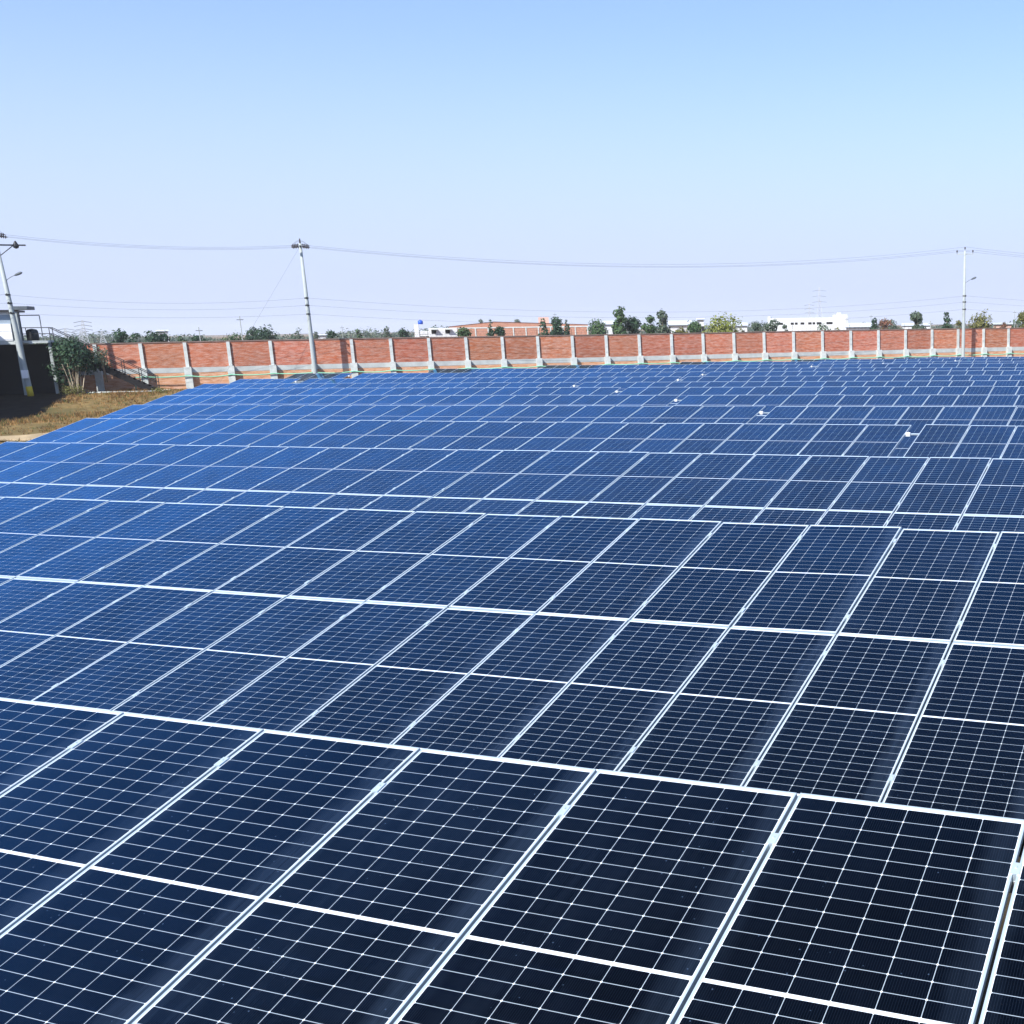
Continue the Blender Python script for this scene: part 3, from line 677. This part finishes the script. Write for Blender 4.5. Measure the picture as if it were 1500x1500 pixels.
def tree(x, y, zb, h, w, kind, label, style='round', seed=0, n=900, group='trees beyond the wall', name='tree', leafsize=None):
    rn = random.Random(seed*13+5)
    root = empty(name, (x, y, zb)); tag(root, label, 'tree' if name == 'tree' else 'bush', group)
    tr = MB(); th = h*(0.42 if style != 'bush' else 0.25); lean = (rn.uniform(-0.05, 0.05)*h, rn.uniform(-0.05, 0.05)*h)
    r = 0.022*h+0.03
    top = Vector((lean[0], lean[1], h*0.72))
    tr.tube([(0, 0, -0.3), (lean[0]*0.3, lean[1]*0.3, th*0.6), (lean[0]*0.7, lean[1]*0.7, th*1.2), top], [r*1.3, r, r*0.7, r*0.25], 7)
    lobes = []
    nl = {'round': 11, 'tall': 12, 'bush': 13, 'sparse': 10, 'cone': 12}[style]
    for i in range(nl):
        t = i/(nl-1); a = rn.uniform(0, 6.28) + i*2.4
        if style == 'tall': zc = 0.30+0.66*t; rad = rn.uniform(0.30, 0.46)*(1.1-0.45*t); off = 0.34*(1-0.55*t)
        elif style == 'cone': zc = 0.28+0.68*t; rad = rn.uniform(0.28, 0.42)*(1.2-0.8*t); off = 0.36*(1-0.85*t)
        elif style == 'bush': zc = 0.30+0.55*rn.random(); rad = rn.uniform(0.22, 0.42); off = 0.46*math.sqrt(max(0.05, 1-(zc-0.3)/0.62))
        else: zc = 0.28+0.58*rn.random(); rad = rn.uniform(0.22, 0.42); off = 0.42*math.sqrt(max(0.08, 1-((zc-0.52)/0.46)**2))
        rr = off*math.sqrt(rn.uniform(0.15, 1))
        lobes.append([rr*math.cos(a), rr*math.sin(a), zc, rad, rad, rad*rn.uniform(0.7, 0.95)])
    ext = max(max(abs(l[0])+l[3], abs(l[1])+l[4]) for l in lobes); kx = w*0.62/ext
    lobes.append([0, 0, 0.62, 0.34, 0.34, 0.26])
    tp = max(l[2]+l[5]*kx*1.0/h for l in lobes)
    for l in lobes:
        l[0] *= kx; l[1] *= kx; l[3] *= kx; l[4] *= kx; l[5] *= kx
        l[2] = (l[2] - 0.28)/(tp-0.28)*0.72*h + 0.28*h - (0.0 if style == 'tall' else 0.0)
    dz = h - max(l[2]+l[5]*0.92 for l in lobes)
    for l in lobes: l[2] += dz
    for l in lobes:
        s0 = Vector((lean[0]*0.6, lean[1]*0.6, th*rn.uniform(0.6, 1.1))); c = Vector(l[:3])
        tr.tube([s0, s0.lerp(c, 0.5)+Vector((0, 0, 0.04*h)), c], [r*0.5, r*0.32, r*0.1], 5)
    tr.build('trunk', MT['bark'], root, True)
    cr = MB(); foliage(cr, rn, [tuple(l) for l in lobes], int(n*(0.45 if style == 'sparse' else 1.5)), leafsize or max(0.20, 0.045*h+0.05))
    cr.build('crown', LEAF[kind], root)
    return root
# px -> world at a chosen distance
def ray(px, py):
    v = Vector(((px-CX)/FPX, (py-CY)/FPX, 1)); return (rt*v.x - up*v.y + fwd*v.z).normalized()
def at_dist(px, D):
    v = ray(px, 480); h = Vector((v.x, v.y)).normalized()*D; return h
def top_at(px, py, D):
    v = ray(px, py); return D*v.z/math.hypot(v.x, v.y)
GZ = -4.72
def ptree(px, pw, ptop, D, kind, style, label, n=900, group='trees beyond the wall'):
    p = at_dist(px, D); zt = top_at(px, ptop, D); v = ray(px, 480)
    w = pw/FPX*D*1.0/math.cos(0) * (v.length/ max(0.3, v.dot(fwd)))**-1 if False else pw/FPX*D*v.dot(fwd)
    tree(p.x, p.y, GZ+ZC, zt-GZ, w*1.06, kind, label, style, int(px*7+ptop), n, group)
TR = [
 (174, 24, 485, 150, 'dark', 'round', 'dark round tree behind the wall, leftmost of three above the stair foot'),
 (197, 24, 488, 158, 'dark', 'round', 'dark tree behind the wall, middle of three above the stair foot'),
 (226, 33, 485, 150, 'dark', 'round', 'broad dark tree behind the wall, right of three above the stair foot'),
 (263, 12, 493, 170, 'green', 'bush', 'small low green crown behind the wall, left of the dark round bush'),
 (291, 18, 491, 165, 'dark', 'round', 'dark round bush behind the wall beside a thin far pole'),
 (339, 24, 488, 190, 'green', 'round', 'low green tree left of the tallest dark tree pair'),
 (367, 25, 480, 190, 'dark', 'round', 'dark tree left half of the dense pair left of the main pole'),
 (390, 30, 477, 186, 'dark', 'round', 'dark rounded tree, taller right half of the dense pair left of the main pole'),
 (434, 20, 480, 200, 'grey', 'sparse', 'thin wispy grey tree just left of the main pole'),
 (461, 9, 486, 260, 'grey', 'tall', 'small grey tree just right of the main pole'),
 (485, 21, 484, 175, 'dark', 'bush', 'low dark bush right of the main pole'),
 (523, 12, 482, 210, 'green', 'tall', 'small upright green tree above the pole shadow'),
 (540, 14, 488, 260, 'grey', 'sparse', 'faint bare shrub right of the pole shadow'),
 (567, 16, 478, 215, 'grey', 'tall', 'tall loose grey tree left of the small dark ball tree'),
 (591, 14, 482, 200, 'dark', 'round', 'small dark ball tree left of the white house'),
 (678, 24, 480, 140, 'green', 'bush', 'low green bush in front of the brick hall left corner'),
 (706, 8, 468, 420, 'grey', 'round', 'small distant tree top above the brick hall gable'),
 (760, 11, 468, 420, 'grey', 'round', 'small distant tree top above the right slope of the brick hall'),
 (718, 17, 468, 150, 'dark', 'cone', 'dark pointed tree in front of the brick hall'),
 (733, 13, 479, 148, 'dark', 'bush', 'dark shrub at the foot of the pointed tree by the brick hall'),
 (796, 22, 467, 150, 'dark', 'cone', 'dark tree left one of the pair hiding the brick hall roof block'),
 (812, 20, 466, 153, 'dark', 'round', 'dark tree right one of the pair hiding the brick hall roof block'),
 (830, 14, 468, 150, 'dark', 'cone', 'narrow dark tree at the right end of the brick hall'),
 (870, 28, 469, 160, 'green', 'round', 'loose green tree right of the brick hall end'),
 (907, 24, 449, 150, 'green', 'tall', 'tallest green tree in the middle of the skyline'),
 (930, 24, 464, 152, 'dark', 'round', 'dark crown right beside the tallest tree'),
 (950, 18, 463, 156, 'green', 'round', 'mid green tree between the dark crown and the high loose tree'),
 (970, 22, 454, 156, 'grey', 'tall', 'high loose grey tree at the right of the middle clump'),
 (998, 16, 480, 140, 'olive', 'bush', 'low olive shrub before the white shed'),
 (1020, 20, 472, 150, 'green', 'round', 'grey green tree left of the big yellowish tree'),
 (1057, 48, 460, 140, 'yellow', 'bush', 'big yellow green willowy tree behind the wall'),
 (1109, 24, 472, 165, 'grey', 'bush', 'wide grey bush left of the white factory'),
 (1131, 20, 469, 165, 'grey', 'round', 'grey tree touching the white factory left end'),
 (1151, 13, 476, 160, 'grey', 'bush', 'little grey shrub below the left windows of the white factory'),
 (1206, 20, 475, 150, 'green', 'sparse', 'thin green shrub below the right windows of the white factory'),
 (1224, 14, 480, 150, 'olive', 'sparse', 'thin olive shrub near the right end of the white factory'),
 (1266, 14, 472, 230, 'green', 'bush', 'small far bush right of the white factory'),
 (1281, 12, 466, 200, 'dark', 'tall', 'upright dark tree left one of the far right group'),
 (1296, 16, 468, 200, 'rust', 'round', 'brownish tree in the middle of the far right group'),
 (1310, 22, 469, 215, 'grey', 'round', 'rounded grey tree right one of the far right group'),
 (1342, 22, 458, 145, 'grey', 'round', 'grey green tree standing alone left of the right pole'),
 (1387, 26, 457, 145, 'dark', 'cone', 'dark bluish pointed tree just left of the right pole'),
 (1404, 12, 470, 150, 'olive', 'bush', 'small olive bush touching the right pole'),
 (1438, 38, 458, 140, 'olive', 'bush', 'wide yellowish olive tree right of the right pole'),
 (1471, 12, 472, 170, 'rust', 'bush', 'rusty red shrub near the right edge'),
 (1487, 14, 466, 160, 'green', 'sparse', 'thin green tree second from the right edge'),
 (1502, 20, 458, 150, 'olive', 'round', 'olive tree at the right edge of the skyline'),
]
for (px, pw, pt, D, kd, sy, lb) in TR: ptree(px, pw, pt, D, kd, sy, lb, 800 if pw < 20 else 1300)
# faint far tree belt beyond everything
bl = MB(); rn = random.Random(3)
for q in range(620):
    px = -250 + q*3.4; D = 640+rn.uniform(-60, 160); p = at_dist(px, D); hh = rn.uniform(3.5, 6.5)*(0.75+0.35*math.sin(px*0.013)+0.2*math.sin(px*0.051))
    foliage(bl, rn, [(p.x, p.y, GZ+ZC+hh*0.45, rn.uniform(3, 6), rn.uniform(3, 6), hh*0.5)], 60, 1.3)
o = bl.build('far_tree_belt', LEAF['grey']); tag(o, 'hazy band of distant trees along the horizon', 'trees', kind='stuff')
# sapling thicket in front of the stair
sp_ = wpt(-1.05, 3.1, -4.42)
th = tree(sp_.x, sp_.y, sp_.z, 4.35, 3.3, 'dark', 'bushy young tree on thin stems in front of the steel stair', 'round', 77, 2000, 'plants by the stair', leafsize=0.22)
b = MB(); rn = random.Random(9)
for q in range(9):
    a = rn.uniform(0, 6.28); d0 = rn.uniform(0.1, 0.6); d1 = rn.uniform(0.5, 1.1)
    b.tube([(d0*math.cos(a), d0*math.sin(a), -0.1), (d1*0.6*math.cos(a+0.3), d1*0.6*math.sin(a+0.3), 1.2), (d1*math.cos(a+0.4), d1*math.sin(a+0.4), 2.4)], [0.035, 0.028, 0.015], 5)
b.build('stem', MT['paint_stone'], th)
sp_ = wpt(0.9, 2.9, -4.42); tree(sp_.x, sp_.y, sp_.z+1.2, 2.4, 1.5, 'grey', 'light leafy spray of the thicket hanging over the stair rail', 'sparse', 78, 900, 'plants by the stair', leafsize=0.13)
sp_ = wpt(-1.2, 3.7, -4.42); tree(sp_.x, sp_.y, sp_.z, 0.9, 1.7, 'olive', 'low weedy clump at the foot of the young tree', 'bush', 79, 500, 'plants by the stair', 'bush', 0.11)
sp_ = wpt(4.6, 4.2, -4.42); tree(sp_.x, sp_.y, sp_.z, 0.55, 1.4, 'olive', 'low weedy clump by the green pipe end', 'bush', 80, 400, 'plants by the stair', 'bush', 0.10)

# ---------------------------------------------------------------- dry grass
gr = MB(); rn = random.Random(21)
cnt = 0
while cnt < 4800:
    s = rn.uniform(-8, 24); d = rn.uniform(0.6, 44)
    p = wpt(s, d, 0)
    pxr = p.x/p.y
    if pxr < -1.62 or pxr > -1.02: continue
    den = 0.5+0.5*math.sin(p.x*0.55+1.7*math.sin(p.y*0.31))*math.sin(p.y*0.47+p.x*0.2)
    if 36.8 < d < 42 and s < 6: continue
    if s < -1.2 and d < 24.8 and (d < 19 or rn.random() < 0.8): continue
    if rn.random() > 0.08+0.92*den**1.5: continue
    p.z = gz(p.x, p.y)+ZC; mi = 0 if rn.random() < 0.5 else (1 if rn.random() < 0.72 else 2)
    for q in range(5):
        a = rn.uniform(0, 6.28); h = rn.uniform(0.06, 0.24)*(0.6+0.8*den); t = Vector((math.cos(a), math.sin(a), 0)); o2_ = Vector((rn.uniform(-0.14, 0.14), rn.uniform(-0.14, 0.14), 0))
        lean = Vector((rn.uniform(-0.7, 0.7)*h, rn.uniform(-0.7, 0.7)*h, h)); w = 0.022
        gr.quad([p+o2_-t*w, p+o2_+t*w, p+o2_+lean], mi)
    cnt += 1
tag(gr.build('dry_grass', LEAF['straw']), 'short dry grass covering the yard left of the panels', 'grass', kind='stuff')

# ---------------------------------------------------------------- far buildings
def facing(px, D, name, label, cat='building', turn=0.0):
    p = at_dist(px, D); a = math.atan2(p.y, p.x) - math.pi/2 + turn     # local -y faces the lens, x runs right
    o = empty(name, (p.x, p.y, GZ+ZC), a); return tag(o, label, cat)
def pz(px, py, D): return top_at(px, py, D) - GZ
# white house with blue tank
D = 165.0; m = D/FPX*0.985
h = facing(645, D, 'white_house', 'small white flat roofed house with two dark windows and a stair tower')
zr = pz(648, 480.5, D)
b = MB(); b.ext(-15.5*m, 22*m, 0, 6, -0.2, zr); b.build('wall', MT['white_far'], h)
b = MB(); b.ext(-34*m, -28*m, 0.1, 2.0, -0.2, pz(614, 475, D)); b.build('stair_tower', MT['white_far'], h)
b = MB(); b.ext(-28*m, -15.6*m, 0.2, 3.0, zr-1.05, zr-0.80); b.build('canopy', MT['white_far'], h)
b = MB(); b.ext(-27*m, -15.7*m, 0.15, 0.19, zr-0.75, zr-0.35); b.build('parapet', MT['white_far'], h)
b = MB(); b.tube([(-21*m, 0.5, 0), (-21*m, 0.5, zr-1.06)], 0.07, 6); b.build('canopy_post', MT['white_far'], h)
for x in (-12, 6):
    b = MB(); b.ext(x*m, (x+6)*m, -0.03, -0.004, zr-0.75, zr-0.25); w = b.build('window', MT['opening_shade'], h)
    b = MB(); b.ext((x-0.4)*m, (x+8.2)*m, -0.6, -0.04, zr-0.22, zr-0.12); b.build('sunshade', MT['conc'], w)
for x in (-27, -19):
    b = MB(); b.ext(x*m, (x+6)*m, 1.2, 1.25, zr-1.6, zr-1.1); b.build('door', MT['opening_shade'], h)
tk = facing(616.5, D-0.8, 'water_tank', 'round blue water tank on the white stair tower', 'tank'); b = MB(); tk.location.z = pz(614, 475, D)+GZ+ZC
b.lathe((0, 1.2, 0.003), [(0, 0), (0.30, 0), (0.33, 0.08), (0.33, 0.42), (0.22, 0.50), (0.08, 0.54), (0.08, 0.60), (0, 0.60)], 14); b.build('tank_body', MT['tank'], tk, True)
# brick hall
D = 210.0; m = D/FPX*0.985
h = facing(761, D, 'brick_hall', 'long low brick hall with a shallow gable and pale concrete bands')
ze = pz(761, 479, D); zg = pz(727, 471, D)
b = MB(); x0, x1 = -94*m, 94*m; xg = -34*m
b.v += [(x0, 0, -0.2), (x1, 0, -0.2), (x1, 0, ze+0.30), (xg, 0, zg), (x0, 0, ze+0.25)]; n5 = 5
b.v += [(v[0], 14, v[2]) for v in b.v[:5]]
b.f += [(0, 1, 2, 3, 4), (9, 8, 7, 6, 5), (1, 6, 7, 2), (0, 4, 9, 5)]; b.mi += [0]*4; b.build('wall', MT['brick_far'], h)
b = MB(); b.quad([(x0, -0.1, ze+0.253), (xg, -0.1, zg+0.003), (xg, 14.1, zg+0.003), (x0, 14.1, ze+0.253)]); b.quad([(xg, -0.1, zg+0.003), (x1, -0.1, ze+0.303), (x1, 14.1, ze+0.303), (xg, 14.1, zg+0.003)]); b.build('roof', MT['pink'], h)
b = MB(); b.ext(x0, x1, -0.06, -0.004, ze-0.15, ze+0.05); b.build('ring_beam', MT['conc'], h)
for q in range(12):
    x = x0+0.12+(x1-x0-0.24)*q/11; b = MB(); b.ext(x-0.1, x+0.1, -0.10, -0.064, -0.2, ze-0.153); b.build('pilaster', MT['conc'], h)
b = MB(); b.ext(27*m, 41*m, 3, 6, ze+0.32, pz(794, 464.5, D)); b.build('roof_block', MT['pink'], h)
# white factory
D = 260.0; m = D/FPX
h = facing(1186, D, 'white_factory', 'long white flat roofed factory with a strip of dark windows')
zr = pz(1186, 465.5, D); zh = pz(1230, 461, D)
b = MB(); b.ext(-56*m, 34*m, 0, 14, -0.2, zr); b.build('wall', MT['white_far'], h)
b = MB(); b.ext(34.05*m, 54*m, -0.3, 14, -0.2, zh); b.build('tall_bay', MT['white_far'], h)
b = MB(); b.ext(40*m, 46*m, 6, 8, zh, zh+0.5); b.build('roof_block', MT['white_far'], h)
b = MB(); b.ext(-60*m, -56.05*m, 2, 10, -0.2, pz(1130, 463.5, D)); b.build('stair_block', MT['white_far'], h)
zw = pz(1186, 475.2, D)
for (a, c) in ((-47, -38), (-27, -22.5), (-21, -17), (-13, -7.5), (-2, 3), (4.3, 8), (10, 17), (24, 33)):
    b = MB(); b.ext(a*m, c*m, -0.05, -0.004, zw, zw+3.0*m); b.build('window', MT['opening_shade'], h)
# other low sheds
def shed(px0, px1, ptop, D, name, label, mat, roof='sheet', pitch=0.6):
    c = (px0+px1)/2; m = D/FPX; h = facing(c, D, name, label); z = pz(c, ptop, D); w = (px1-px0)/2*m
    b = MB(); b.ext(-w, w, 0, 8, -0.2, z-0.15); b.build('wall', MT[mat], h)
    b = MB(); b.quad([(-w-0.2, -0.3, z-0.14), (w+0.2, -0.3, z-0.14), (w+0.2, 8.3, z+pitch), (-w-0.2, 8.3, z+pitch)]); b.quad([(-w-0.2, -0.3, z-0.02), (w+0.2, -0.3, z-0.02), (w+0.2, 8.3, z+pitch+0.12), (-w-0.2, 8.3, z+pitch+0.12)][::-1]); b.build('roof', MT[roof], h)
    for q in range(2):
        b = MB(); x = -w*0.6+q*w*0.9; b.ext(x, x+0.12*w+0.4, -0.04, -0.004, z*0.55, z*0.8); b.build('window', MT['opening_shade'], h)
shed(876, 908, 475, 230, 'white_shed', 'white shed left of the tallest tree', 'white_far')
shed(980, 1014, 476, 180, 'white_shed', 'white walled shed with shrubs before it, right of the middle clump', 'white_far')
shed(1022, 1031, 468, 210, 'white_kiosk', 'narrow white block behind the grey green tree', 'white_far', pitch=0.2)
shed(1072, 1094, 477, 240, 'white_shed', 'low white shed right of the yellowish tree', 'white_far')
shed(1240, 1276, 479, 200, 'grey_shed', 'low pale sheet roofed shed right of the white factory', 'sheet')
shed(1322, 1362, 477, 330, 'white_shed', 'far white shed behind the lone grey green tree', 'white_far')
shed(1456, 1482, 475, 240, 'pink_house', 'low pinkish house near the right edge', 'pink', 'conc', 0.2)
shed(463, 476, 491, 300, 'white_hut', 'tiny white hut right of the main pole', 'white_far', pitch=0.2)
shed(231, 243, 485, 330, 'white_hut', 'tiny pale hut above the right dark tree by the stair', 'white_far', pitch=0.2)
# far pylons and masts
def pylon(px, ptop, D, label, w=3.2):
    zt = pz(px, ptop, D); o = facing(px, D, 'lattice_tower', label, 'pylon'); b = MB(); k = w/2
    for sx in (-1, 1):
        for sy in (-1, 1): b.tube([(sx*k, sy*k, 0), (sx*k*0.35, sy*k*0.35, zt*0.62), (sx*0.15, sy*0.15, zt)], 0.11, 4)
    for q in range(9):
        t0, t1 = q/9, (q+1)/9
        def wd(t): return k*(1-t/0.62*0.65) if t < 0.62 else k*0.35*(1-(t-0.62)/0.38)+0.15
        for sy in (-1, 1): b.tube([(-wd(t0), sy*wd(t0), zt*t0), (wd(t1), sy*wd(t1), zt*t1)], 0.07, 3); b.tube([(wd(t0), sy*wd(t0), zt*t0), (-wd(t1), sy*wd(t1), zt*t1)], 0.07, 3)
    b.build('lattice', MT['galv'], o); b = MB()
    for t in (0.68, 0.80, 0.92): b.tube([(-w*0.9, 0, zt*t), (0, 0, zt*t+0.5), (w*0.9, 0, zt*t)], 0.10, 4)
    b.build('crossarm', MT['grey'], o)
pylon(1201, 421, 620, 'tall faint lattice tower behind the white factory', 4.2); pylon(1186, 444, 620, 'shorter faint lattice tower behind the white factory', 3)
pylon(122, 469, 420, 'far pylon above the handrail, tallest of the left skyline', 2.6); pylon(95, 481, 420, 'far pylon left of the tallest, just right of the stair head', 2.6)
pylon(148, 485, 520, 'small far pylon left of the three dark trees', 3); pylon(117, 484, 520, 'small far pylon close beside the tallest left pylon', 3)
def mast(px, ptop, D, label, r=0.07):
    zt = pz(px, ptop, D); o = facing(px, D, 'far_pole', label, 'pole'); b = MB(); b.tube([(0, 0, -0.2), (0, 0, zt)], [r, r*0.7], 6); b.build('shaft', MT['polec'], o)
    b = MB(); b.ext(-0.35, 0.35, -0.04, 0.04, zt-0.45, zt-0.37); b.build('crossarm', MT['grey'], o)
mast(353, 463, 150, 'thin tall pole left of the dense dark tree pair', 0.07); mast(291, 479, 150, 'thin far pole over the dark round bush'); mast(501, 477, 240, 'thin far pole right of the low dark bush')
mast(814, 458, 240, 'thin mast over the brick hall roof block', 0.06); mast(1240, 465, 210, 'thin pole at the right end of the white factory'); mast(1276, 461, 260, 'thin pole left of the far right tree group', 0.08)
mast(1363, 470, 170, 'short dark post between the lone tree and the pointed tree', 0.12); mast(1486, 455, 260, 'thin pole above the thin tree near the right edge', 0.08)

# ---------------------------------------------------------------- thin winter haze
hz = MB(); x0, x1, y0, y1 = gx[0]-20, gx[-1]+20, gy[0]-20, gy[-1]+20
hz.ext(x0, x1, y0, y1, ZC-7.0, ZC+34.0)
k = N('haze_air'); k.t.nodes.remove(k.p); pv = k.n('ShaderNodeVolumePrincipled'); pv.inputs['Color'].default_value = (0.93, 0.96, 1.0, 1)
pv.inputs['Density'].default_value = 0.00021; pv.inputs['Anisotropy'].default_value = 0.0; k.l(pv.outputs[0], k.out.inputs['Volume'])
tag(hz.build('haze', k.m), 'thin pale haze in the air', 'haze', kind='stuff')
